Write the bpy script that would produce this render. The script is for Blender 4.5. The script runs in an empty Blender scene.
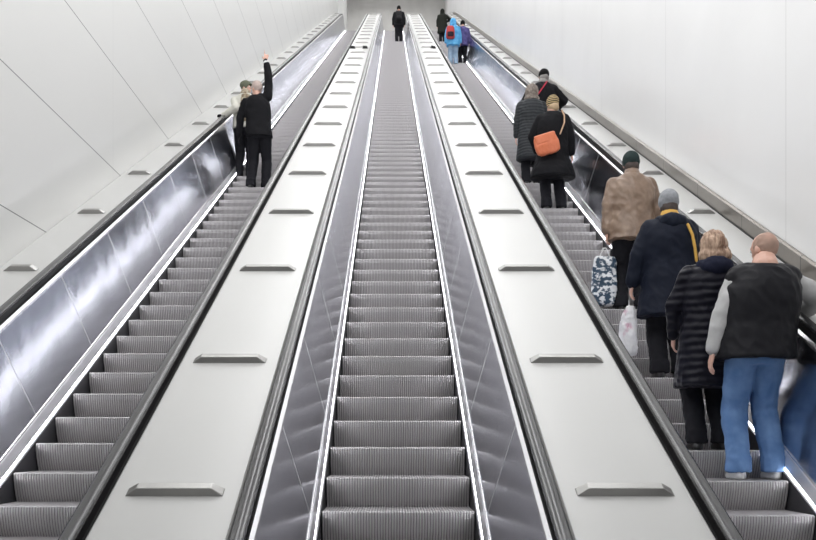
import bpy, bmesh, math, random
from mathutils import Vector, Matrix, noise
random.seed(7)
S = bpy.context.scene
C = S.collection
PI = math.pi

# ------------------------------------------------------------------ camera, world, lights, exposure
EYE = 1.6
FPX = 926.0
cd = bpy.data.cameras.new('camera'); cam = bpy.data.objects.new('camera', cd); C.objects.link(cam)
cam.location = (0, 0, EYE); cam.rotation_euler = (PI/2, 0, 0)
cd.sensor_width = 36.0; cd.sensor_fit = 'HORIZONTAL'
cd.lens = 36.0*FPX/816.0
cd.shift_x = (408-393)/816.0
cd.shift_y = (440-270)/816.0
cd.clip_end = 300
S.camera = cam

w = bpy.data.worlds.new('world'); S.world = w; w.use_nodes = True
w.node_tree.nodes['Background'].inputs[0].default_value = (0.96, 0.98, 1.0, 1)
w.node_tree.nodes['Background'].inputs[1].default_value = 0.15

S.view_settings.view_transform = 'Standard'
S.view_settings.look = 'None'
S.view_settings.gamma = 1.0
S.view_settings.use_curve_mapping = False
S.view_settings.exposure = 0.72

K = 0.5097                      # slope of the escalators
ANG = math.atan(K)
G0 = 3.51                       # camera height over the nose line, extrapolated to y = 0
def nose(y): return EYE - G0 + K*y
Y_LOW = (G0-EYE)/K              # nose line meets the lower floor
Y_TOP = 52.2
Z_TOP = nose(Y_TOP)
CX = 0.034; D = 2.182           # middle escalator axis, distance between axes
CEIL = 6.0                      # ceiling over the nose line

def area(name, x, y0, y1, zo, width, power, col=(1, 1, 1)):
    l = bpy.data.lights.new(name, 'AREA'); l.shape = 'RECTANGLE'
    l.size = width; l.size_y = (y1-y0)/math.cos(ANG); l.energy = power; l.color = col
    o = bpy.data.objects.new(name, l); C.objects.link(o)
    ym = (y0+y1)/2
    o.location = (x, ym, nose(ym)+zo); o.rotation_euler = (ANG, 0, 0)
    return o
for _x in (-D, 0, D): area('strip_light', CX+_x, 2, 54, CEIL-0.1, 0.30, 430)
l = bpy.data.lights.new('upper_hall_light', 'AREA'); l.shape = 'RECTANGLE'; l.size = 5; l.size_y = 4; l.energy = 70
o = bpy.data.objects.new('upper_hall_light', l); C.objects.link(o); o.location = (0, 57, Z_TOP+5.2)

# ------------------------------------------------------------------ materials
MATS = {}
def mat(name, col, rough=0.5, metal=0.0, bump=None, var=None, coords='Object', spec=0.5, coat=0.0, extra=None):
    """bump = (scale xyz, strength, distance); var = (scale xyz, second colour, low, high)"""
    if name in MATS: return MATS[name]
    m = bpy.data.materials.new(name); m.use_nodes = True; nt = m.node_tree
    b = nt.nodes['Principled BSDF']
    b.inputs['Base Color'].default_value = (*col, 1)
    b.inputs['Roughness'].default_value = rough
    b.inputs['Metallic'].default_value = metal
    b.inputs['Specular IOR Level'].default_value = spec
    b.inputs['Coat Weight'].default_value = coat
    tc = nt.nodes.new('ShaderNodeTexCoord')
    if var:
        mp = nt.nodes.new('ShaderNodeMapping'); mp.inputs['Scale'].default_value = var[0]
        nz = nt.nodes.new('ShaderNodeTexNoise'); nz.inputs['Scale'].default_value = 1.0; nz.inputs['Detail'].default_value = 3
        cr = nt.nodes.new('ShaderNodeValToRGB')
        cr.color_ramp.elements[0].position = var[2]; cr.color_ramp.elements[0].color = (*col, 1)
        cr.color_ramp.elements[1].position = var[3]; cr.color_ramp.elements[1].color = (*var[1], 1)
        nt.links.new(tc.outputs[coords], mp.inputs[0]); nt.links.new(mp.outputs[0], nz.inputs[0])
        nt.links.new(nz.outputs[0], cr.inputs[0]); nt.links.new(cr.outputs[0], b.inputs['Base Color'])
    if bump:
        mp = nt.nodes.new('ShaderNodeMapping'); mp.inputs['Scale'].default_value = bump[0]
        nz = nt.nodes.new('ShaderNodeTexNoise'); nz.inputs['Scale'].default_value = 1.0; nz.inputs['Detail'].default_value = 4
        bp = nt.nodes.new('ShaderNodeBump'); bp.inputs['Strength'].default_value = bump[1]; bp.inputs['Distance'].default_value = bump[2]
        nt.links.new(tc.outputs[coords], mp.inputs[0]); nt.links.new(mp.outputs[0], nz.inputs[0])
        nt.links.new(nz.outputs[0], bp.inputs['Height']); nt.links.new(bp.outputs[0], b.inputs['Normal'])
    if extra: extra(nt, b, tc)
    MATS[name] = m
    return m

def joint_lines(axis, start, pitch, width, colour, lo=-1e9, hi=1e9, slope=0.0):
    """a thin joint every pitch metres along an axis (object coordinates), mixed over the base colour"""
    def f(nt, b, tc):
        N = nt.nodes; L = nt.links
        sx = N.new('ShaderNodeSeparateXYZ'); L.new(tc.outputs['Object'], sx.inputs[0])
        def mth(op, a, c=None):
            n = N.new('ShaderNodeMath'); n.operation = op
            for i, v in enumerate((a, c)):
                if v is None: continue
                if isinstance(v, (int, float)): n.inputs[i].default_value = v
                else: L.new(v, n.inputs[i])
            return n.outputs[0]
        s = sx.outputs[axis]
        a = mth('SUBTRACT', s, start-width/2)
        a = mth('DIVIDE', a, pitch); a = mth('FLOORED_MODULO', a, 1.0)
        a = mth('LESS_THAN', a, width/pitch)
        src = b.inputs['Base Color'].links[0].from_socket if b.inputs['Base Color'].links else None
        mx = N.new('ShaderNodeMix'); mx.data_type = 'RGBA'
        L.new(a, mx.inputs['Factor'])
        if src: L.new(src, mx.inputs['A'])
        else: mx.inputs['A'].default_value = b.inputs['Base Color'].default_value
        mx.inputs['B'].default_value = (*colour, 1)
        L.new(mx.outputs['Result'], b.inputs['Base Color'])
    return f
def chain(*fs):
    def f(nt, b, tc):
        for g in fs: g(nt, b, tc)
    return f

M_wall_l = mat('wall_panel_left', (0.66, 0.66, 0.645), 0.35, var=((0.3, 0.12, 0.12), (0.69, 0.69, 0.675), 0.3, 0.7),
               extra=chain(joint_lines('Y', 11.1, 3.56, 0.008, (0.56, 0.56, 0.55)), joint_lines('Z', EYE+2.01, 1.243, 0.011, (0.16, 0.16, 0.16))))
M_wall_r = mat('wall_panel_right', (0.86, 0.86, 0.86), 0.25, var=((0.3, 0.5, 0.5), (0.90, 0.90, 0.90), 0.35, 0.65),
               extra=joint_lines('Y', 8.07, 3.56, 0.008, (0.62, 0.62, 0.62)))
M_conc = mat('concrete', (0.56, 0.55, 0.53), 0.8, var=((1.2, 1.2, 0.8), (0.66, 0.65, 0.63), 0.3, 0.7), bump=((6, 6, 6), 0.2, 0.01))
M_ceil = mat('ceiling_paint', (0.8, 0.8, 0.8), 0.8)
M_floor = mat('granite_floor', (0.32, 0.31, 0.31), 0.4, var=((40, 40, 40), (0.22, 0.22, 0.22), 0.4, 0.6))
M_deck = mat('deck_enamel', (0.51, 0.51, 0.50), 0.30, 0.0, bump=((0.9, 0.5, 0.5), 0.25, 0.02),
             extra=joint_lines('Y', 5.2, 1.82, 0.006, (0.5, 0.5, 0.49)))
M_bar = mat('bar_metal', (0.36, 0.355, 0.345), 0.35, 0.9)
M_steel = mat('brushed_steel', (0.62, 0.635, 0.69), 0.19, 1.0, bump=((0.8, 2.2, 1.5), 0.45, 0.015), var=((1.5, 1.0, 2.5), (0.55, 0.565, 0.62), 0.35, 0.7))
M_steel_j = mat('steel_joint', (0.85, 0.85, 0.86), 0.3, 0.6)
M_trim = mat('skirt_trim_metal', (0.80, 0.80, 0.83), 0.3, 0.8)
M_led = mat('skirt_light', (0.9, 0.9, 0.9), 0.5)
_b = M_led.node_tree.nodes['Principled BSDF']; _b.inputs['Emission Color'].default_value = (0.95, 0.95, 1, 1); _b.inputs['Emission Strength'].default_value = 10.0
M_strip = mat('guide_metal', (0.78, 0.78, 0.80), 0.25, 0.9)
M_black = mat('black_cavity', (0.012, 0.012, 0.013), 0.6)
M_skirt = mat('skirt_dark', (0.05, 0.05, 0.055), 0.45, 0.3)
M_rubber = mat('handrail_rubber', (0.02, 0.02, 0.022), 0.24, spec=0.5, coat=0.1)
M_step = mat('step_aluminium', (0.50, 0.485, 0.49), 0.40, 0.5)
M_groove = mat('step_groove', (0.10, 0.095, 0.10), 0.6, 0.3)
M_brown = mat('brown_metal', (0.23, 0.21, 0.19), 0.32, 0.7, bump=((2, 3, 3), 0.4, 0.01), extra=joint_lines('Y', 9.0, 1.3, 0.012, (0.06, 0.06, 0.06)))

# ------------------------------------------------------------------ mesh helpers
def finish(name, bm, mats, parent=None, smooth=False):
    me = bpy.data.meshes.new(name)
    bmesh.ops.recalc_face_normals(bm, faces=bm.faces[:])
    bm.to_mesh(me); bm.free()
    if not isinstance(mats, (list, tuple)): mats = [mats]
    for m in mats: me.materials.append(m)
    if smooth:
        for p in me.polygons: p.use_smooth = True
    o = bpy.data.objects.new(name, me); C.objects.link(o)
    if parent: o.parent = parent
    return o
def tag(o, label=None, cat=None, group=None, kind=None):
    if label: o['label'] = label
    if cat: o['category'] = cat
    if group: o['group'] = group
    if kind: o['kind'] = kind
    return o
def empty(name, loc, label, cat, group=None, rz=0):
    o = bpy.data.objects.new(name, None); C.objects.link(o); o.location = loc; o.rotation_euler = (0, 0, rz)
    o.empty_display_size = 0.2
    return tag(o, label, cat, group or {'person': 'riders on the escalators', 'escalator': 'parallel escalators', 'escalator deck': 'decks beside the escalators', 'backpack': 'backpacks worn by riders', 'bag': 'bags carried by riders'}.get(cat))
def box(bm, x0, x1, y0, y1, z0, z1, mi=0):
    vs = [bm.verts.new((x, y, z)) for x in (x0, x1) for y in (y0, y1) for z in (z0, z1)]
    for f in ((0, 1, 3, 2), (4, 6, 7, 5), (0, 4, 5, 1), (2, 3, 7, 6), (0, 2, 6, 4), (1, 5, 7, 3)):
        fc = bm.faces.new([vs[i] for i in f]); fc.material_index = mi
def sweep(bm, prof, path, closed=True, mi=0):
    """prof = [(x, dz)], path = [(y, z)]; vertical cross-sections carried along the path"""
    rings = [[bm.verts.new((x, y, z+dz)) for x, dz in prof] for y, z in path]
    n = len(prof)
    for a, b in zip(rings, rings[1:]):
        for i in range(n if closed else n-1):
            f = bm.faces.new([a[i], a[(i+1) % n], b[(i+1) % n], b[i]]); f.material_index = mi
    if closed:
        f = bm.faces.new(rings[0]); f.material_index = mi
        f = bm.faces.new(rings[-1][::-1]); f.material_index = mi
def ease(y):
    """nose line with soft curves into the two landings"""
    def sm(v, e):  # smooth max(0, v)
        return 0.5*(v+math.sqrt(v*v+e*e))
    z = nose(y)
    z = sm(z, 0.06)
    return Z_TOP - sm(Z_TOP-z, 0.25)
PATH = [(y, ease(y)) for y in [1.6, 2.6, 3.2, 3.6, 4.0, 4.4, 5.0]] + [(y, nose(y)) for y in range(6, 51, 2)] + [(y, ease(y)) for y in [51.2, 51.8, 52.2, 52.7, 53.4, 54.2, 56.0]]
DECKPATH = PATH

# ------------------------------------------------------------------ setting
XL = CX-3.39; XR = CX+3.39
def wallquad(bm, x, x2):
    pts = [(-5, -1.5), (60.5, -1.5), (60.5, 34), (-5, 34)]
    a = [bm.verts.new((x, y, z)) for y, z in pts]; b = [bm.verts.new((x2, y, z)) for y, z in pts]
    bm.faces.new(a); bm.faces.new(b[::-1])
    for i in range(4): bm.faces.new([a[i], b[i], b[(i+1) % 4], a[(i+1) % 4]])
bm = bmesh.new(); wallquad(bm, XL, XL-0.3); tag(finish('wall_left', bm, M_wall_l), kind='structure')
bm = bmesh.new(); wallquad(bm, XR, XR+0.3); tag(finish('wall_right', bm, M_wall_r), kind='structure')
bm = bmesh.new(); box(bm, XL, XR, 60.5, 60.8, Z_TOP-1, 34); tag(finish('wall_back', bm, M_conc), kind='structure')
bm = bmesh.new(); box(bm, XL, -2.98, 56.2, 60.5, Z_TOP, 34); tag(finish('wall_back_left', bm, mat('pillar_paint', (0.7, 0.7, 0.69), 0.5)), kind='structure')
bm = bmesh.new()
pr = [(XL, CEIL), (XR, CEIL), (XR, CEIL+0.3), (XL, CEIL+0.3)]
sweep(bm, pr, [(-5, 0), (Y_LOW, 0), (Y_TOP, Z_TOP), (60.5, Z_TOP)])
tag(finish('ceiling', bm, M_ceil), kind='structure')
bm = bmesh.new(); box(bm, XL, XR, -5, 2.2, -0.2, 0); tag(finish('floor', bm, M_floor), kind='structure')
bm = bmesh.new(); box(bm, XL, XR, 54.4, 60.5, Z_TOP-0.3, Z_TOP); tag(finish('floor', bm, M_floor), kind='structure')
bm = bmesh.new(); sweep(bm, [(XR-0.035, 0.965), (XR, 0.965), (XR, 1.125), (XR-0.02, 1.125), (XR-0.035, 1.11)], PATH)
sweep(bm, [(XR-0.045, 0.945), (XR, 0.945), (XR, 0.972), (XR-0.045, 0.972)], PATH, mi=1)
tag(finish('baseboard_right', bm, [M_brown, M_black]), kind='structure')

# ------------------------------------------------------------------ escalators
def step_mesh(sub=1):
    bm = bmesh.new()
    W = 0.495; n = 55; p = 2*W/n
    # side profile (y, z) of rib crests from the tread back, over the nose, down the curved riser
    crest = [(0.47, 0.0), (0.02, 0.0), (0.004, -0.004), (0.0, -0.012), (0.001, -0.05), (0.014, -0.10), (0.031, -0.15), (0.057, -0.204), (0.068, -0.225)]
    nrm = [(0, 1), (0, 1), (-.6, .8), (-1, 0), (-1, 0), (-1, 0), (-.95, -.1), (-.95, -.15), (-.95, -.15)]
    dep = 0.006
    base = [(c[0]-nx*dep, c[1]-nz*dep) for c, (nx, nz) in zip(crest, nrm)]
    def sheet(x0, x1, pr, mi):
        a = [bm.verts.new((x0, y, z)) for y, z in pr]; b = [bm.verts.new((x1, y, z)) for y, z in pr]
        for i in range(len(pr)-1):
            f = bm.faces.new([a[i], b[i], b[i+1], a[i+1]]); f.material_index = mi
    def side(x, mi):
        a = [bm.verts.new((x, y, z)) for y, z in crest]; b = [bm.verts.new((x, y, z)) for y, z in base]
        for i in range(len(crest)-1):
            f = bm.faces.new([a[i], b[i], b[i+1], a[i+1]]); f.material_index = mi
    sheet(-W, W, base, 1)
    for i in range(n):
        x0 = -W+i*p+p*.08
        a0, a1, a2, a3 = x0, x0+p*.26, x0+p*.58, x0+p*.84
        sheet(a1, a2, crest, 0)
        for xa, xb in ((a0, a1), (a3, a2)):
            u = [bm.verts.new((xa, y, z)) for y, z in base]; v = [bm.verts.new((xb, y, z)) for y, z in crest]
            for q in range(len(crest)-1):
                f = bm.faces.new([u[q], v[q], v[q+1], u[q+1]]); f.material_index = 0
    # closing body behind
    box(bm, -W, W, 0.075, 0.44, -0.215, -0.012, 1)
    me = bpy.data.meshes.new('step'); bm.to_mesh(me); bm.free()
    me.materials.append(M_step); me.materials.append(M_groove)
    return me
STEP = step_mesh()

def escalator(cx, phase, label):
    root = empty('escalator', (cx, Y_LOW, 0), label, 'escalator', None)
    inv = Vector((-cx, -Y_LOW, 0))
    def adopt(o): o.parent = root; o.location = inv; return o
    # steps: the hundred nearest as parts, the far rest as one
    y = phase-0.4; k = 0
    while k < 100:
        o = bpy.data.objects.new('step', STEP); C.objects.link(o); o.parent = root
        o.location = Vector((cx, y, nose(y)))+inv
        y += 0.4; k += 1
    bm = bmesh.new()
    ys = []
    yy = y
    while yy < Y_TOP-0.1: ys.append(yy); yy += 0.4
    yy = phase-0.8
    while yy > Y_LOW+0.2: ys.append(yy); yy -= 0.4
    for q in ys:
        n0 = len(bm.verts); bm.from_mesh(STEP); bm.verts.ensure_lookup_table()
        for v in bm.verts[n0:]: v.co += Vector((cx, q, nose(q)))
    me = bpy.data.meshes.new('step'); bm.to_mesh(me); bm.free(); me.materials.append(M_step); me.materials.append(M_groove)
    o = bpy.data.objects.new('step', me); C.objects.link(o); adopt(o); tag(o, 'narrow far steps at the very top of the flight', kind='stuff')
    # landing plates
    bm = bmesh.new(); box(bm, cx-0.5, cx+0.5, 2.2, Y_LOW+0.3, -0.15, 0.006)
    adopt(finish('landing_plate', bm, M_step))
    bm = bmesh.new(); box(bm, cx-0.5, cx+0.5, Y_TOP+0.05, 54.4, Z_TOP-0.15, Z_TOP+0.006)
    adopt(finish('landing_plate', bm, M_step))
    for s in (-1, 1):
        X = lambda v: cx+s*v
        bm = bmesh.new(); sweep(bm, [(X(.502), -.32), (X(.502), .005), (X(.506), .005), (X(.506), -.01), (X(.525), -.01), (X(.525), -.32)], PATH)
        adopt(finish('skirt_panel', bm, M_skirt))
        bm = bmesh.new(); sweep(bm, [(X(.5125), .010), (X(.5155), .030), (X(.520), .030), (X(.520), .010)], PATH)
        adopt(finish('skirt_light', bm, M_led))
        bm = bmesh.new(); sweep(bm, [(X(.5155), .031), (X(.532), .118), (X(.541), .13), (X(.56), .13), (X(.56), .031)], PATH)
        sweep(bm, [(X(.536), .128), (X(.5365), .142), (X(.549), .148), (X(.553), .128)], PATH, mi=1)
        adopt(finish('skirt_trim', bm, [M_trim, M_strip]))
        bm = bmesh.new(); sweep(bm, [(X(.541), .13), (X(.672), .90), (X(.69), .90), (X(.56), .13)], PATH)
        # pale joints across the panel, square to the slope
        yb = 5.7-1.28*1
        while yb < 51:
            hv = 0.77; dy = -hv*math.cos(ANG)*math.sin(ANG)*1.25
            b0 = Vector((X(.5405), yb, nose(yb)+.135)); b1 = Vector((X(.6715), yb+dy, nose(yb+dy)+.895))
            t = Vector((0, 0.0035, 0.0018)); nrm = Vector((-s*.0012, 0, 0))
            vs = [bm.verts.new(v+nrm) for v in (b0-t, b0+t, b1+t, b1-t)]
            f = bm.faces.new(vs); f.material_index = 1
            yb += 1.28
        adopt(finish('balustrade_panel', bm, [M_steel, M_steel_j]))
        bm = bmesh.new(); sweep(bm, [(X(.662), .895), (X(.664), .915), (X(.684), .93), (X(.686), .895)], PATH)
        sweep(bm, [(X(.684), .86), (X(.684), .91), (X(.775), .91), (X(.775), .86)], PATH, mi=1)
        sweep(bm, [(X(.702), .90), (X(.702), .995), (X(.736), .995), (X(.736), .90)], PATH, mi=1)
        adopt(finish('handrail_guide', bm, [M_strip, M_black]))
        # handrail: rounded flat belt, turning down round the lower newel
        pr = []
        for k in range(12):
            a = 2*PI*k/12
            c, q = math.cos(a), math.sin(a)
            pr.append((X(.719)+.0355*math.copysign(abs(c)**.6, c), .0175*math.copysign(abs(q)**.7, q)))
        pth = [(yy2, zz+1.002) for yy2, zz in PATH]
        bm = bmesh.new(); sweep(bm, pr, pth)
        arc = []
        r = 0.28
        y0, z0 = pth[0]
        rings = []
        for k in range(9):
            a = PI*k/8
            c = Vector((X(.719), y0-r*math.sin(a), z0-r+r*math.cos(a)))
            rings.append([bm.verts.new((x, c.y-dz*math.sin(a), c.z+dz*math.cos(a))) for x, dz in pr])
        for a_, b_ in zip(rings, rings[1:]):
            for i in range(12): bm.faces.new([a_[i], a_[(i+1) % 12], b_[(i+1) % 12], b_[i]])
        adopt(finish('handrail', bm, M_rubber, smooth=True))
        bm = bmesh.new(); sweep(bm, [(X(.56), -.3), (X(.56), .1), (X(.70), .88), (X(.765), .88), (X(.765), -.3)], [(1.62, 0.0), (3.0, 0.0), (Y_LOW, 0), (Y_TOP, Z_TOP), (55.9, Z_TOP)])
        adopt(finish('truss_cladding', bm, M_black))
    return root
escalator(CX-D, 6.04, 'leftmost escalator, beside the wall with dark diagonal joints, a pointing rider on it')
escalator(CX, 5.983, 'middle escalator between the two wide white decks, nearly empty steps')
escalator(CX+D, 5.94, 'rightmost escalator, crowded with riders in winter coats')

# ------------------------------------------------------------------ decks with anti-slide bars
def bar_mesh(half):
    bm = bmesh.new()
    # lies along x; chamfered ends, top narrower than base. local: y along slope, z normal to it
    h = 0.042; a = 0.036
    base = [(-half, -a), (half, -a), (half, a), (-half, a)]
    e = 0.055
    b = [bm.verts.new((x, y, 0)) for x, y in base]
    m_ = [bm.verts.new((x*(1.0), y, 0.006)) for x, y in base]
    t = [bm.verts.new((math.copysign(half-e, x), y*0.75, h)) for x, y in base]
    for lo, hi in ((b, m_), (m_, t)):
        for i in range(4): bm.faces.new([lo[i], lo[(i+1) % 4], hi[(i+1) % 4], hi[i]])
    bm.faces.new(t); bm.faces.new(b[::-1])
    bmesh.ops.recalc_face_normals(bm, faces=bm.faces[:])
    bmesh.ops.bevel(bm, geom=[e_ for e_ in bm.edges if e_.calc_length() > 0.01], offset=0.003, segments=1, affect='EDGES')
    me = bpy.data.meshes.new('anti_slide_bar'); bm.to_mesh(me); bm.free(); me.materials.append(M_bar); return me
def deck(x0, x1, half, label):
    root = empty('balustrade_deck', ((x0+x1)/2, Y_LOW, 0), label, 'escalator deck')
    inv = Vector((-(x0+x1)/2, -Y_LOW, 0))
    bm = bmesh.new()
    sweep(bm, [(x0, .90), (x0, .952), (x0+.008, .96), (x1-.008, .96), (x1, .952), (x1, .90)], DECKPATH)
    o = finish('deck_panel', bm, M_deck); o.parent = root; o.location = inv
    me = bar_mesh(half)
    ys = [4.50, 6.01]; y = 7.82
    while y < 51.6: ys.append(y); y += 1.822
    for y in ys:
        b = bpy.data.objects.new('anti_slide_bar', me); C.objects.link(b); b.parent = root
        b.location = Vector(((x0+x1)/2, y, nose(y)+.959))+inv; b.rotation_euler = (ANG, 0, 0)
    return root
deck(CX-D+.773, CX-.773, .235, 'white enamelled deck between the leftmost and the middle escalator')
deck(CX+.773, CX+D-.773, .235, 'white enamelled deck between the middle and the crowded rightmost escalator')
deck(XL+0.002, CX-D-.773, .14, 'narrow white deck between the leftmost escalator and the jointed wall')
deck(CX+D+.773, XR-0.002, .14, 'narrow white deck between the rightmost escalator and the smooth wall with brown skirting')

# ------------------------------------------------------------------ organic shapes: closed pieces, fused by a voxel remesh
def bake(name, bm, m, parent, voxel=0.014, smooth=5, folds=0.0, fold_scale=0.14):
    me = bpy.data.meshes.new(name); bmesh.ops.recalc_face_normals(bm, faces=bm.faces[:]); bm.to_mesh(me); bm.free()
    o = bpy.data.objects.new(name, me); C.objects.link(o)
    r = o.modifiers.new('r', 'REMESH'); r.mode = 'VOXEL'; r.voxel_size = voxel; r.use_smooth_shade = True
    if smooth: s = o.modifiers.new('s', 'SMOOTH'); s.factor = 0.5; s.iterations = smooth
    bpy.context.view_layer.update()
    dg = bpy.context.evaluated_depsgraph_get()
    new = bpy.data.meshes.new_from_object(o.evaluated_get(dg))
    o.modifiers.clear(); o.data = new; new.name = name
    bpy.data.meshes.remove(me)
    new.materials.clear(); new.materials.append(m)
    if folds:
        off = Vector((random.random()*50, random.random()*50, 0))
        nrm = [v.normal.copy() for v in new.vertices]
        for v, n in zip(new.vertices, nrm):
            q = Vector((v.co.x/fold_scale, v.co.y/fold_scale, v.co.z/fold_scale*0.8+v.co.x*3))+off
            a = noise.noise(q); b = 1-abs(noise.noise(q*1.7+off))*2
            v.co += n*folds*(a*0.7+b*0.5)
    for p in new.polygons: p.use_smooth = True
    if parent: o.parent = parent
    return o
def ell(bm, c, r, rot=None, u=16, v=10):
    mtx = Matrix.Translation(c) @ (rot.to_4x4() if rot else Matrix.Identity(4)) @ Matrix.Diagonal((r[0], r[1], r[2], 1))
    bmesh.ops.create_uvsphere(bm, u_segments=u, v_segments=v, radius=1, matrix=mtx)
def cap(bm, p0, p1, r0, r1, n=12):
    p0 = Vector(p0); p1 = Vector(p1); d = p1-p0; L = d.length
    if L < 1e-5: return
    z = d.normalized(); x = z.orthogonal().normalized(); y = z.cross(x)
    rows = []
    for a in (-90, -60, -30, 0): rows.append((p0+z*r0*math.sin(math.radians(a)), r0*math.cos(math.radians(a))))
    for a in (0, 30, 60, 90): rows.append((p1+z*r1*math.sin(math.radians(a)), r1*math.cos(math.radians(a))))
    rings = []
    for c, r in rows:
        if r < 1e-4: rings.append([bm.verts.new(c)])
        else: rings.append([bm.verts.new(c+x*r*math.cos(2*PI*k/n)+y*r*math.sin(2*PI*k/n)) for k in range(n)])
    for a, b in zip(rings, rings[1:]):
        for k in range(n):
            k2 = (k+1) % n
            if len(a) == 1: bm.faces.new([a[0], b[k], b[k2]])
            elif len(b) == 1: bm.faces.new([a[k], b[0], a[k2]])
            else: bm.faces.new([a[k], b[k], b[k2], a[k2]])
def loft(bm, rings, n=24, power=0.9):
    """rings = [(x, y, z, rx, ry)] bottom to top, closed"""
    rs = []
    for x, y, z, rx, ry in rings:
        row = []
        for k in range(n):
            a = 2*PI*k/n; c, s = math.cos(a), math.sin(a)
            row.append(bm.verts.new((x+rx*math.copysign(abs(c)**power, c), y+ry*math.copysign(abs(s)**power, s), z)))
        rs.append(row)
    for a, b in zip(rs, rs[1:]):
        for k in range(n): bm.faces.new([a[k], a[(k+1) % n], b[(k+1) % n], b[k]])
    bm.faces.new(rs[0][::-1]); bm.faces.new(rs[-1])
def ik(a, b, l1, l2, hint):
    a = Vector(a); b = Vector(b); d = b-a; L = min(d.length, (l1+l2)*0.995); u = d.normalized()
    b = a+u*L
    x = (l1*l1-l2*l2+L*L)/(2*L); h = math.sqrt(max(l1*l1-x*x, 0))
    hv = Vector(hint); hv = (hv-u*hv.dot(u)).normalized()
    return a+u*x+hv*h, b
def hand(bm, wrist, d, up, side, curl=0.5, point=False, r=0.0085):
    """palm, four fingers of unequal length, thumb leaving the side of the palm. d = direction, up = back of the hand"""
    d = Vector(d).normalized(); up = Vector(up); up = (up-d*up.dot(d)).normalized(); sd = d.cross(up)*side
    w_ = Vector(wrist)
    for k in range(4):
        o = sd*(0.027-0.018*k)
        cap(bm, w_+o*0.6+d*0.01, w_+o+d*0.085, 0.014, 0.0125, 8)
    for k, ln in enumerate((0.072, 0.080, 0.074, 0.058)):
        p = w_+sd*(0.029-0.0195*k)+d*0.09
        c = curl
        if point: c = 0.02 if k == 0 else 1.35
        ang = 0
        q = p
        for s_, f in enumerate((0.45, 0.32, 0.26)):
            ang += c*(0.8 if s_ == 0 else 1.0)
            dd = d*math.cos(ang)-up*math.sin(ang)
            q2 = q+dd*ln*f*1.05
            cap(bm, q, q2, r*(1-.06*s_), r*(0.94-.08*s_), 8); q = q2
    t0 = w_+sd*0.030+d*0.022
    t1 = t0+(sd*0.75+d*0.65-up*0.25).normalized()*0.038
    t2 = t1+(sd*0.2+d*0.9-up*(0.3+curl*.5)).normalized()*0.030
    cap(bm, t0, t1, 0.013, 0.0105, 8); cap(bm, t1, t2, 0.0105, 0.009, 8)

def cloth(name, col, rough=0.75, var=None, scale=9, puff=None, wave=None, spec=0.35):
    def puffer(nt, b, tc):
        wv = nt.nodes.new('ShaderNodeTexWave'); wv.wave_type = 'BANDS'; wv.bands_direction = 'Z'
        wv.inputs['Scale'].default_value = puff; wv.inputs['Distortion'].default_value = 2.5; wv.inputs['Detail'].default_value = 1
        bp = nt.nodes.new('ShaderNodeBump'); bp.inputs['Strength'].default_value = 0.5; bp.inputs['Distance'].default_value = 0.012
        nt.links.new(tc.outputs['Object'], wv.inputs[0]); nt.links.new(wv.outputs['Fac'], bp.inputs['Height'])
        old = b.inputs['Normal'].links
        if old: nt.links.new(old[0].from_socket, bp.inputs['Normal'])
        nt.links.new(bp.outputs[0], b.inputs['Normal'])
    def stripes(nt, b, tc):
        wv = nt.nodes.new('ShaderNodeTexWave'); wv.wave_type = 'BANDS'; wv.bands_direction = wave[3] if len(wave) > 3 else 'Z'
        wv.inputs['Scale'].default_value = wave[0]; wv.inputs['Distortion'].default_value = wave[2]
        cr = nt.nodes.new('ShaderNodeValToRGB'); cr.color_ramp.interpolation = 'CONSTANT'
        cr.color_ramp.elements[0].color = (*col, 1); cr.color_ramp.elements[1].position = 0.5; cr.color_ramp.elements[1].color = (*wave[1], 1)
        nt.links.new(tc.outputs['Object'], wv.inputs[0]); nt.links.new(wv.outputs['Fac'], cr.inputs[0]); nt.links.new(cr.outputs[0], b.inputs['Base Color'])
    ex = puffer if puff else (stripes if wave else None)
    return mat(name, col, rough, var=((scale, scale, scale), var, 0.35, 0.7) if var else None, bump=((14, 14, 9), 0.35, 0.012), extra=ex, spec=spec*(.35 if max(col) < .05 else 1))

SKIN = mat('skin', (0.62, 0.36, 0.28), 0.5, var=((30, 30, 30), (0.68, 0.42, 0.33), 0.3, 0.7))
EYE_W = mat('eye_white', (0.8, 0.8, 0.8), 0.2)
BLK = cloth('black_cloth', (0.010, 0.010, 0.012))
BLK2 = cloth('black_trouser_cloth', (0.012, 0.012, 0.015))
SHOE = mat('black_shoe', (0.02, 0.02, 0.02), 0.4)
SHOEW = mat('white_shoe', (0.7, 0.7, 0.7), 0.5)

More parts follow.
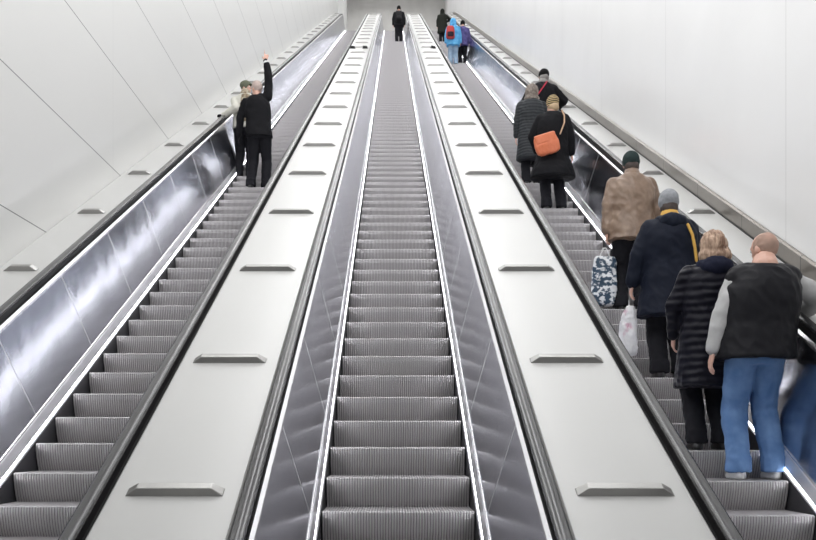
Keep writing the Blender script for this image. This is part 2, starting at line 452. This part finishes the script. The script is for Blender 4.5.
def person(label, px, yn, H=1.72, lean=(0, 0), rz=0.0, bulk=1.0, coat=None, legs=None, shoes=SHOE, sleeves=None, vest=None,
           lh=None, rh=None, lhint=(-1, -.6, 0), rhint=(1, -.6, 0), hair=None, hat=None, hood=None, collar=None, head_turn=0.0, head_tilt=0.0,
           hem=0.72, flare=1.0, voxel=0.012, feet=((-.10, 0), (.10, 0)), gloves=None, point=None, rsh=None, belt=False, fingers=0.5, bodyvox=0.010, stature_only=False, hdown=0.0, lhd=None, rhd=None, folds=0.012):
    k = H/1.76
    yw = yn+0.20
    root = empty('person', (px, yw, nose(yn)), label, 'person', None, rz)
    def T(p):
        x, y, z = p
        t = max(0, (z-0.85))/0.8
        return Vector((x+lean[0]*t, y+lean[1]*t, z))
    b = bulk
    sh = [T((-.185, 0, 1.43)), T((.185, 0, 1.43))]
    if rsh: sh[1] = sh[1]+Vector(rsh)
    hands = [lh or (-.27, .05, .86), rh or (.27, .05, .86)]
    arms = []
    for i, (hp, hn) in enumerate(((hands[0], lhint), (hands[1], rhint))):
        e, hnd = ik(sh[i], hp, .295, .265, hn); arms.append((sh[i], e, hnd))
    hips = [Vector((-.09, 0, .90)), Vector((.09, 0, .90))]
    kn = []; an = []
    for i, (fx, fy) in enumerate(feet):
        a = Vector((fx, fy-.03, .085)); kk, aa = ik(hips[i], a, .43, .43, (0, 1, 0)); kn.append(kk); an.append(a)
    hc = T((0, .035, 1.622)); hr = Matrix.Rotation(head_turn, 3, 'Z') @ Matrix.Rotation(head_tilt, 3, 'Y') @ Matrix.Rotation(-hdown, 3, 'X')
    def hp(v): return hc+hr @ Vector(v)
    def torso(bm, g, zb, sets):
        loft(bm, [(T((0, 0, z)).x, T((0, y, z)).y, z, rx*g, ry*g) for z, rx, ry, y in sets if z >= zb])
    # ---- body, one continuous surface
    bm = bmesh.new()
    torso(bm, 1.0, 0, [(.84, .13, .09, 0), (.92, .165, .115, 0), (1.02, .15, .10, 0), (1.12, .14, .095, 0), (1.26, .16, .11, 0), (1.38, .165, .105, 0), (1.44, .13, .085, 0), (1.49, .06, .06, 0)])
    cap(bm, sh[0]+Vector((.03, 0, -.04)), sh[1]+Vector((-.03, 0, -.04)), .045, .045)
    cap(bm, T((0, -.005, 1.44)), T((0, .02, 1.56)), .058, .055)
    ell(bm, hc+Vector((0, 0, .012)), (.074, .094, .108), hr); ell(bm, hp((0, .03, -.045)), (.055, .062, .068), hr)
    ell(bm, hp((0, .085, -.012)), (.013, .026, .018), hr); ell(bm, hp((0, .082, -.062)), (.026, .014, .008), hr)
    cap(bm, hp((-.035, .080, .028)), hp((.035, .080, .028)), .010, .010, 8)
    for s in (-1, 1): ell(bm, hp((s*.078, -.002, -.008)), (.011, .020, .031), hr)
    for i, (s_, e, h_) in enumerate(arms):
        cap(bm, s_+Vector((0, 0, -.03)), e, .042, .036); cap(bm, e, h_, .036, .025)
        d = (h_-e).normalized()
        hd = (lhd, rhd)[i]
        if hd: d2, up = Vector(hd[0]), Vector(hd[1])
        else: d2 = d; up = Vector(((-1 if i == 0 else 1), 0, 0))
        isp = (point == 'lr'[i])
        if not (gloves and 'lr'[i] in gloves[0]):
            hand(bm, h_, d2, up, 1 if i == 0 else -1, fingers, isp)
    for i in (0, 1):
        cap(bm, hips[i], kn[i], .078, .052); cap(bm, kn[i], an[i], .050, .034)
        cap(bm, an[i]+Vector((0, -.01, -.04)), an[i]+Vector((0, .13, -.055)), .030, .024)
    body = bake('body', bm, SKIN, root, bodyvox, 2)
    if gloves:
        for i in (0, 1):
            if 'lr'[i] in gloves[0]:
                bm = bmesh.new(); s_, e, h_ = arms[i]; d = (h_-e).normalized(); hd = (lhd, rhd)[i]
                d2, up = (Vector(hd[0]), Vector(hd[1])) if hd else (d, Vector(((-1 if i == 0 else 1), 0, 0)))
                cap(bm, h_-d*.03, h_+d*.01, .032, .028); hand(bm, h_, d2, up, 1 if i == 0 else -1, fingers, point == 'lr'[i], r=.011)
                bake('glove', bm, gloves[1], root, .009, 1)
    for s in (-1, 1):
        bm = bmesh.new(); ell(bm, hp((s*.030, .080, .010)), (.012, .012, .010), hr, 10, 6); finish('eye', bm, EYE_W, root, True)
    # ---- trousers
    bm = bmesh.new(); lb = 0.5+0.5*b
    torso(bm, lb*1.02, 0, [(.80, .15, .105, 0), (.86, .175, .125, 0), (.95, .18, .13, 0), (1.04, .168, .12, 0)])
    for i in (0, 1):
        cap(bm, hips[i]+Vector((0, 0, -.02)), kn[i], .102*lb, .080*lb); cap(bm, kn[i], an[i]+Vector((0, 0, .05)), .080*lb, .072*lb)
        loft(bm, [(an[i].x, an[i].y, .055, .076*lb, .084*lb), (an[i].x, an[i].y+.005, .16, .072*lb, .08*lb)])
    tr = bake('trousers', bm, legs or BLK2, root, voxel, 4, folds*.9, .10)
    # ---- shoes
    for i in (0, 1):
        bm = bmesh.new(); a = an[i]
        loft(bm, [(a.x, a.y+.055, .002, .046, .135), (a.x, a.y+.055, .03, .049, .140), (a.x, a.y+.045, .055, .045, .125), (a.x, a.y+.0, .09, .038, .065), (a.x, a.y-.01, .12, .036, .05)], 16, .85)
        bake('shoe', bm, shoes, root, .010, 2)
    # ---- upper garment
    rows = [(.40, .235*flare, .20*flare, 0), (.60, .225*flare, .185*flare, 0), (.72, .215*(1+.5*(flare-1)), .165, 0), (.82, .205, .15, 0), (.95, .20, .14, 0), (1.08, .19, .13, 0),
            (1.22, .20, .137, -.005), (1.33, .200, .135, -.005), (1.41, .178, .120, 0), (1.465, .135, .10, 0), (1.50, .09, .082, .005)]
    def upper(name, m, g, sleeve=True, hem=hem, fold=folds):
        bm = bmesh.new()
        r2 = [r for r in rows if r[0] > hem+.03]
        lo = [r for r in rows if r[0] <= hem+.03]
        ref = lo[-1] if lo else rows[0]
        loft(bm, [(T((0, 0, z)).x, T((0, y, z)).y, z, rx*g, ry*g*1.02) for z, rx, ry, y in [(hem, ref[1], ref[2], 0)]+r2])
        q = (g-1)*.06
        for sg in (0, 1): cap(bm, T((0, 0, 1.44)), sh[sg]+Vector(((.03, -.03)[sg], 0, -.035)), .078+q, .066+q)
        if sleeve:
            for s_, e, h_ in arms:
                cap(bm, s_+Vector((0, 0, -.035)), e, .070+q, .060+q); cap(bm, e, h_-(h_-e).normalized()*.02, .062+q, .046+q)
        else:
            for sg in (0, 1): cap(bm, T((0, 0, 1.43)), sh[sg]+Vector(((.02, -.02)[sg], 0, -.03)), .105, .105)
        return bake(name, bm, m, root, voxel, 5, fold, .13)
    if sleeves: upper('sweater', sleeves, b*0.95, True, hem+.05)
    if vest: upper('vest', vest, b*1.10, False)
    if coat: upper('coat', coat, b)
    if collar:
        bm = bmesh.new(); cap(bm, T((0, -.012, 1.49)), T((0, .0, 1.525)), .095, .085)
        tag(bake('collar', bm, collar, root, .010, 2, .004, .05), None)
    if hood:                      # hood lying on the back of the shoulders
        bm = bmesh.new(); ell(bm, T((0, -.10, 1.44)), (.135, .075, .085)); cap(bm, T((-.10, -.05, 1.46)), T((.10, -.05, 1.46)), .05, .05)
        bake('hood', bm, hood, root, .011, 3, .01, .07)
    if hair:
        hm, kind = hair
        bm = bmesh.new()
        if kind == 'short': ell(bm, hp((0, -.014, .030)), (.081, .093, .100), hr)
        elif kind == 'bald': ell(bm, hp((0, -.018, .018)), (.0775, .092, .098), hr)
        elif kind == 'bob':
            ell(bm, hp((0, -.020, .012)), (.108, .110, .118), hr); ell(bm, hp((.01, -.035, -.065)), (.128, .09, .085), hr)
        elif kind == 'fringe': ell(bm, hp((0, -.030, -.030)), (.082, .082, .075), hr)
        bake('hair', bm, hm, root, .009, 1, .008 if kind != 'bob' else .016, .06)
    if hat:
        hm, kind = hat
        bm = bmesh.new()
        if kind == 'beanie':
            ell(bm, hp((0, -.008, .058)), (.090, .108, .098), hr); cap(bm, hp((0, -.006, .022)), hp((0, -.006, .035)), .095, .097, 20)
        elif kind == 'cap':
            ell(bm, hp((0, -.008, .060)), (.088, .106, .078), hr); cap(bm, hp((0, -.006, .030)), hp((0, -.006, .045)), .092, .094, 20); ell(bm, hp((0, .12, .045)), (.07, .06, .010), hr)
        elif kind == 'hood_up':
            ell(bm, hp((0, -.022, .012)), (.115, .125, .145), hr); ell(bm, hp((0, -.03, -.10)), (.13, .11, .07), hr)
        bake('hood' if kind == 'hood_up' else ('cap' if kind == 'cap' else 'beanie'), bm, hm, root, .010, 2, .005 if kind != 'hood_up' else .012, .04)
    root.scale = (k, k, k)
    return root, T, arms
def world_pt(root, p):
    return Matrix.Translation(root.location) @ Matrix.Rotation(root.rotation_euler.z, 4, 'Z') @ (Vector(p)*root.scale.x)
def thing_at(name, root, p, label, cat):
    """an Empty standing where the carried thing hangs"""
    e = empty(name, root.location, label, cat, None, root.rotation_euler.z); e.scale = root.scale
    return e
def strap(bm, pts, w_=.018, t=.006):
    pts = [Vector(p) for p in pts]
    for a, b_ in zip(pts, pts[1:]): cap(bm, a, b_, w_*.6, w_*.6, 8)

# ---- bald man in vest, nearest
JEANS = cloth('blue_jeans', (0.075, 0.16, 0.34), 0.75, var=(0.14, 0.25, 0.46), scale=7)
GREYK = cloth('light_grey_sweat', (0.42, 0.42, 0.42), 0.8, var=(0.52, 0.52, 0.52))
VEST = cloth('black_quilted_vest', (0.013, 0.013, 0.016), 0.45)
p, T, A = person('bald person in black vest, light grey sleeves and blue jeans, nearest rider', 2.56, 6.34, 1.78, lean=(.10, .06), bulk=1.22,
       vest=VEST, sleeves=GREYK, legs=JEANS, shoes=SHOEW, lh=(-.31, .02, .83), rh=(.385, .30, 1.17), hair=(mat('cropped_hair', (0.34, 0.23, 0.18), 0.8, var=((9, 9, 9), (0.44, 0.28, 0.22), .35, .65)), 'bald'), hem=.84,
       feet=((-.13, .0), (.13, .03)), collar=SKIN, head_turn=.5, hdown=.15, voxel=.011, bodyvox=.008, rhd=((0, 1, .45), (0, -.4, 1)), fingers=.35)
# ---- woman with blond hair
PUFF = cloth('black_puffer', (0.010, 0.010, 0.016), 0.35, puff=5.0)
person('person with reddish blond hair in glossy dark puffer coat beside the bald one', 2.36, 6.74, 1.66, lean=(.06, .03), bulk=1.12, coat=PUFF, legs=BLK2,
       hair=(mat('red_blond_hair', (0.20, 0.11, 0.07), 0.55, var=((40, 40, 4), (0.62, 0.44, 0.32), 0.35, 0.65), bump=((70, 70, 6), 1.0, .015)), 'bob'), hood=cloth('navy_hood', (0.012, 0.014, 0.03)), hem=.50, flare=1.0, rh=(.22, .22, .95), lh=(-.22, .18, .92), voxel=.012)
# ---- navy coat with grey beanie
NAVY = cloth('navy_coat_cloth', (0.010, 0.013, 0.024), 0.6)
YEL = cloth('mustard_lining', (0.62, 0.36, 0.08), 0.7)
p, T, A = person('person in dark navy hooded coat and light grey beanie with mustard collar lining', 2.43, 7.94, 1.66, bulk=1.28, coat=NAVY, legs=BLK2, hat=(cloth('grey_knit', (0.24, 0.25, 0.27), .9, var=(0.32, 0.33, 0.35), scale=30), 'beanie'),
       hair=(mat('dark_hair', (0.05, 0.035, 0.03), .7), 'fringe'), collar=YEL, hood=NAVY, hem=.58, flare=1.05, lh=(-.36, .04, .80), rh=(.30, .10, .85), voxel=.012)
def rel(root, pts): return pts
bm = bmesh.new(); strap(bm, [(.12, -.165, 1.40), (.15, -.20, 1.30), (.17, -.21, 1.18), (.185, -.205, 1.06)], .026)
st = bake('strap', bm, YEL, p, .009, 2); tag(st, 'mustard yellow strap over the right shoulder')
KP = p
# ---- brown leather jacket
LEA = cloth('brown_leather', (0.16, 0.10, 0.065), 0.38, var=(0.30, 0.21, 0.15), scale=6, spec=.6)
p, T, A = person('person in tan brown leather jacket and dark knit beanie carrying a patterned bag', 2.51, 9.54, 1.68, bulk=1.27, coat=LEA, legs=BLK2, hat=(cloth('dark_green_knit', (0.03, 0.045, 0.045), .9), 'beanie'),
       hair=(mat('dark_hair', (0.05, 0.035, 0.03), .7), 'fringe'), collar=LEA, hem=.78, feet=((-.12, .05), (.10, -.02)), lh=(-.29, .0, .76), rh=(.30, .08, .84), voxel=.012, folds=.016)
JP = p

# ---- group in the middle distance
p, T, A = person('person in long black coat and striped beanie with orange shoulder bag', 2.37, 13.54, 1.72, bulk=1.18, coat=BLK, legs=BLK2, hat=(cloth('striped_knit', (0.03, 0.03, 0.03), .9, wave=(11, (0.50, 0.38, 0.20), .6, 'Z')), 'beanie'),
       hair=(mat('blond_hair', (0.5, 0.36, 0.22), .6), 'fringe'), hem=.50, flare=1.22, lh=(-.20, .25, .98), rh=(.30, .05, .88), head_turn=.5, voxel=.014, feet=((-.10, 0), (.13, .02)))
IP = p
GREYP = cloth('grey_puffer', (0.035, 0.038, 0.042), 0.55, puff=6.0)
person('person in dark grey puffer coat with raised brownish fur hood', 2.30, 15.14, 1.68, bulk=1.15, coat=GREYP, legs=BLK2,
       hat=(mat('fur_trim', (0.16, 0.13, 0.11), .9, var=((30, 30, 30), (0.30, 0.26, 0.23), .35, .65), bump=((50, 50, 50), 1.0, .02)), 'hood_up'), hem=.45, lh=(-.26, .10, .88), voxel=.014)
p, T, A = person('person in black jacket and black cap with a red diagonal strap', 2.56, 16.34, 1.82, lean=(.14, .0), bulk=1.22, coat=BLK, legs=BLK2, hat=(cloth('black_cap', (0.012, 0.012, 0.012)), 'cap'),
       hair=(mat('grey_hair', (0.2, 0.19, 0.18), .8), 'fringe'), hem=.76, rh=(.34, .25, 1.12), voxel=.014, collar=cloth('grey_scarf', (0.25, 0.24, 0.23)))
bm = bmesh.new(); strap(bm, [(.17, -.09, 1.50), (.11, -.175, 1.40), (.0, -.19, 1.24), (-.12, -.19, 1.10), (-.19, -.17, .98)], .022)
tag(bake('strap', bm, cloth('red_strap', (0.45, 0.03, 0.06)), p, .010, 1), 'red strap crossing the back')

# ---- top of the crowded escalator
p, T, A = person('person in bright blue jacket and light jeans with a red backpack, near the top', 2.22, 33.94, 1.75, bulk=1.2, coat=cloth('bright_blue', (0.06, 0.30, 0.60), var=(0.15, 0.45, 0.75)), legs=cloth('light_jeans', (0.20, 0.29, 0.40), var=(0.30, 0.40, 0.5)),
       hat=(cloth('bright_blue', (0.06, 0.30, 0.60)), 'hood_up'), hem=.74, voxel=.02, bodyvox=.015)
EP = p
person('person in purple jacket and black cap beside the blue jacket wearer', 2.60, 34.34, 1.66, bulk=1.12, coat=cloth('purple_cloth', (0.05, 0.045, 0.16), var=(0.13, 0.11, 0.30)), legs=BLK2, hat=(cloth('black_cap', (0.012, 0.012, 0.012)), 'beanie'), hem=.74, voxel=.02, bodyvox=.015)
person('person in long dark olive coat with raised hood, farthest up the crowded escalator', 2.38, 44.34, 1.64, bulk=1.15, coat=cloth('dark_olive', (0.018, 0.020, 0.016)), legs=BLK2, hat=(cloth('dark_olive', (0.018, 0.020, 0.016)), 'hood_up'), hem=.52, rh=(.20, .25, 1.2), voxel=.022, bodyvox=.015)
# ---- middle escalator
p, T, A = person('person all in black with backpack, alone on the middle escalator', 0.28, 44.383, 1.80, bulk=1.15, coat=BLK, legs=BLK2, hat=(cloth('black_cap', (0.012, 0.012, 0.012)), 'beanie'), hem=.76, voxel=.022, bodyvox=.015)
CP = p
# ---- leftmost escalator
AP, T, A = person('person in black jacket pointing up with the right arm on the leftmost escalator', -2.17, 14.84, 1.80, bulk=1.03, feet=((-.13, -.02), (.10, .06)), lean=(-.05, 0), coat=BLK, legs=BLK2, hair=(mat('grey_pink_hair', (0.50, 0.40, 0.36), .8), 'short'), head_turn=.9,
       rsh=(-.01, 0, .09), hem=.84, lh=(-.34, .05, .88), rh=(.10, .02, 2.08), rhint=(1, -.3, 0), point='r', rhd=((0.05, .1, 1), (0, -1, .1)), gloves=('l', BLK), voxel=.012, bodyvox=.008, head_tilt=-.2)
s_, e_, h_ = A[1]; dd = (h_-e_).normalized()
bm = bmesh.new(); cap(bm, h_-dd*.05, h_-dd*.045, .054, .054, 16); tag(bake('cuff', bm, SHOEW, AP, .009, 1), 'thin white cuff')
CREAM = cloth('cream_cloth', (0.62, 0.61, 0.55))
p, T, A = person('person in cream jacket with patterned scarf resting a gloved hand on the rail', -2.54, 15.64, 1.70, bulk=1.05, lean=(.02, 0), coat=CREAM, legs=BLK2, hat=(cloth('olive_cap', (0.12, 0.13, 0.09)), 'cap'), head_turn=-1.9,
       hem=.88, lh=(-.36, -.12, 1.08), lhint=(-.1, -.6, -1), gloves=('lr', BLK), voxel=.012, collar=cloth('patterned_scarf', (0.22, 0.16, 0.10), var=(0.5, 0.46, 0.36), scale=22), lhd=((-.3, .3, .2), (0, -.3, 1)), rh=(.25, .1, .86))
BP = p
bm = bmesh.new(); loft(bm, [(.0, -.13, .98, .05, .03), (.02, -.15, 1.15, .07, .035), (.03, -.145, 1.32, .08, .035), (.04, -.11, 1.46, .07, .05)])
tag(bake('scarf', bm, cloth('patterned_scarf', (0.22, 0.16, 0.10), var=(0.5, 0.46, 0.36), scale=22), p, .012, 2, .015, .06))

# ------------------------------------------------------------------ things carried
def carry(name, root, label, cat): return thing_at(name, root, None, label, cat)
# patterned shopping bag of the leather-jacket wearer
BAGP = mat('patterned_bag', (0.70, 0.72, 0.74), .5, var=((16, 16, 22), (0.02, 0.05, 0.09), .46, .54), bump=((20, 20, 20), .5, .02))
e = carry('shopping_bag', JP, 'white and dark blue patterned bag hanging beside the leather jacket wearer', 'bag')
bm = bmesh.new(); loft(bm, [(-.30, .02, .07, .11, .06), (-.30, .02, .10, .13, .08), (-.30, .02, .35, .135, .085), (-.29, .02, .55, .12, .06), (-.29, .01, .60, .10, .035)], power=.7)
bake('bag_body', bm, BAGP, e, .014, 2, .02, .10)
bm = bmesh.new(); strap(bm, [(-.36, .01, .58), (-.31, .01, .70), (-.28, .01, .70), (-.23, .01, .58)], .016); bake('handle', bm, SHOEW, e, .009, 1)
# white plastic bag
e = carry('plastic_bag', KP, 'long white plastic bag with pink print hanging from the hand of the navy coat wearer', 'bag')
PB = mat('white_plastic', (0.75, 0.75, 0.77), .35, var=((9, 9, 5), (0.55, 0.30, 0.40), .62, .72), bump=((18, 18, 9), .7, .02))
bm = bmesh.new(); loft(bm, [(-.38, .03, .22, .07, .05), (-.38, .03, .26, .085, .06), (-.38, .03, .45, .085, .055), (-.365, .03, .62, .06, .035), (-.36, .03, .68, .03, .02)])
bake('bag_body', bm, PB, e, .012, 2, .016, .07)
bm = bmesh.new(); strap(bm, [(-.37, .03, .66), (-.362, .06, .745)], .010); bake('handle', bm, PB, e, .007, 0)
# orange shoulder bag
ORG = cloth('orange_leather', (0.60, 0.16, 0.07), .45, var=(0.68, 0.22, 0.12), scale=5)
e = carry('shoulder_bag', IP, 'orange shoulder bag worn on the back of the striped beanie wearer', 'bag')
TILT = Matrix.Translation((-.09, 0, -.07)) @ Matrix.Translation((-.04, 0, 1.0)) @ Matrix.Rotation(-.30, 4, 'Y') @ Matrix.Translation((.04, 0, -1.0))
bm = bmesh.new(); loft(bm, [(-.04, -.25, .86, .12, .035), (-.04, -.25, .89, .175, .05), (-.04, -.255, 1.0, .19, .06), (-.04, -.25, 1.12, .17, .045), (-.04, -.235, 1.16, .14, .025)], power=.7)
bm.transform(TILT); o = bake('bag_body', bm, ORG, e, .012, 2, .008, .1)
bm = bmesh.new(); loft(bm, [(-.04, -.285, 1.03, .15, .03), (-.04, -.285, 1.15, .165, .03), (-.04, -.265, 1.17, .15, .02)], power=.7); bm.transform(TILT); bake('flap', bm, ORG, o, .010, 1)
bm = bmesh.new(); strap(bm, [(.07, -.235, 1.10), (.14, -.20, 1.28), (.145, -.17, 1.40), (.12, -.10, 1.50)], .022)
tag(bake('strap', bm, cloth('tan_strap', (0.55, 0.36, 0.24)), e, .010, 1), 'tan strap')
# backpacks
def backpack(root, m, label, cx=0.0, w_=.15, m2=None):
    e = carry('backpack', root, label, 'backpack')
    bm = bmesh.new(); loft(bm, [(cx, -.22, .92, w_*.8, .07), (cx, -.23, .97, w_, .09), (cx, -.235, 1.18, w_, .095), (cx, -.22, 1.34, w_*.85, .075), (cx, -.20, 1.40, w_*.5, .04)], power=.8)
    pb = bake('pack_body', bm, m, e, .016, 2, .006, .1)
    bm = bmesh.new(); loft(bm, [(cx, -.31, .96, w_*.6, .03), (cx, -.325, 1.0, w_*.75, .04), (cx, -.325, 1.10, w_*.75, .035), (cx, -.31, 1.14, w_*.6, .02)], power=.8)
    bake('pocket', bm, m2 or m, pb, .014, 1)
    for s in (-1, 1):
        bm = bmesh.new(); strap(bm, [(cx+s*w_*.6, -.17, 1.38), (cx+s*w_*.7, -.08, 1.51), (cx+s*w_*.75, .04, 1.49)], .02); bake('shoulder_strap', bm, BLK, e, .012, 0)
    return e
backpack(CP, cloth('charcoal_pack', (0.02, 0.02, 0.022)), 'black backpack on the lone rider of the middle escalator')
backpack(EP, cloth('red_pack', (0.42, 0.05, 0.05)), 'red backpack on the back of the bright blue jacket wearer', -.12, .16, cloth('dark_pocket', (0.03, 0.02, 0.03)))

# small black stops on the two middle decks, far up
def stop(x, y, rz, label, grp=None):
    bm = bmesh.new()
    box(bm, -.09, .09, -.05, .05, 0, .02); box(bm, -.07, .07, -.035, .035, .02, .055); cap(bm, (-.05, 0, .055), (.05, 0, .055), .03, .02)
    o = finish('deck_stop', bm, M_black); o.location = (x, y, nose(y)+.96); o.rotation_euler = (ANG, 0, rz)
    tag(o, label, 'stop', 'black stops on the decks')
stop(-1.28, 29.35, .0, 'small black stop at the outer edge of the left middle deck, far up')
stop(-.88, 29.35, .0, 'small black stop near the middle escalator side of the left deck, far up')
stop(1.27, 29.35, .3, 'lone small black stop on the right middle deck, far up')
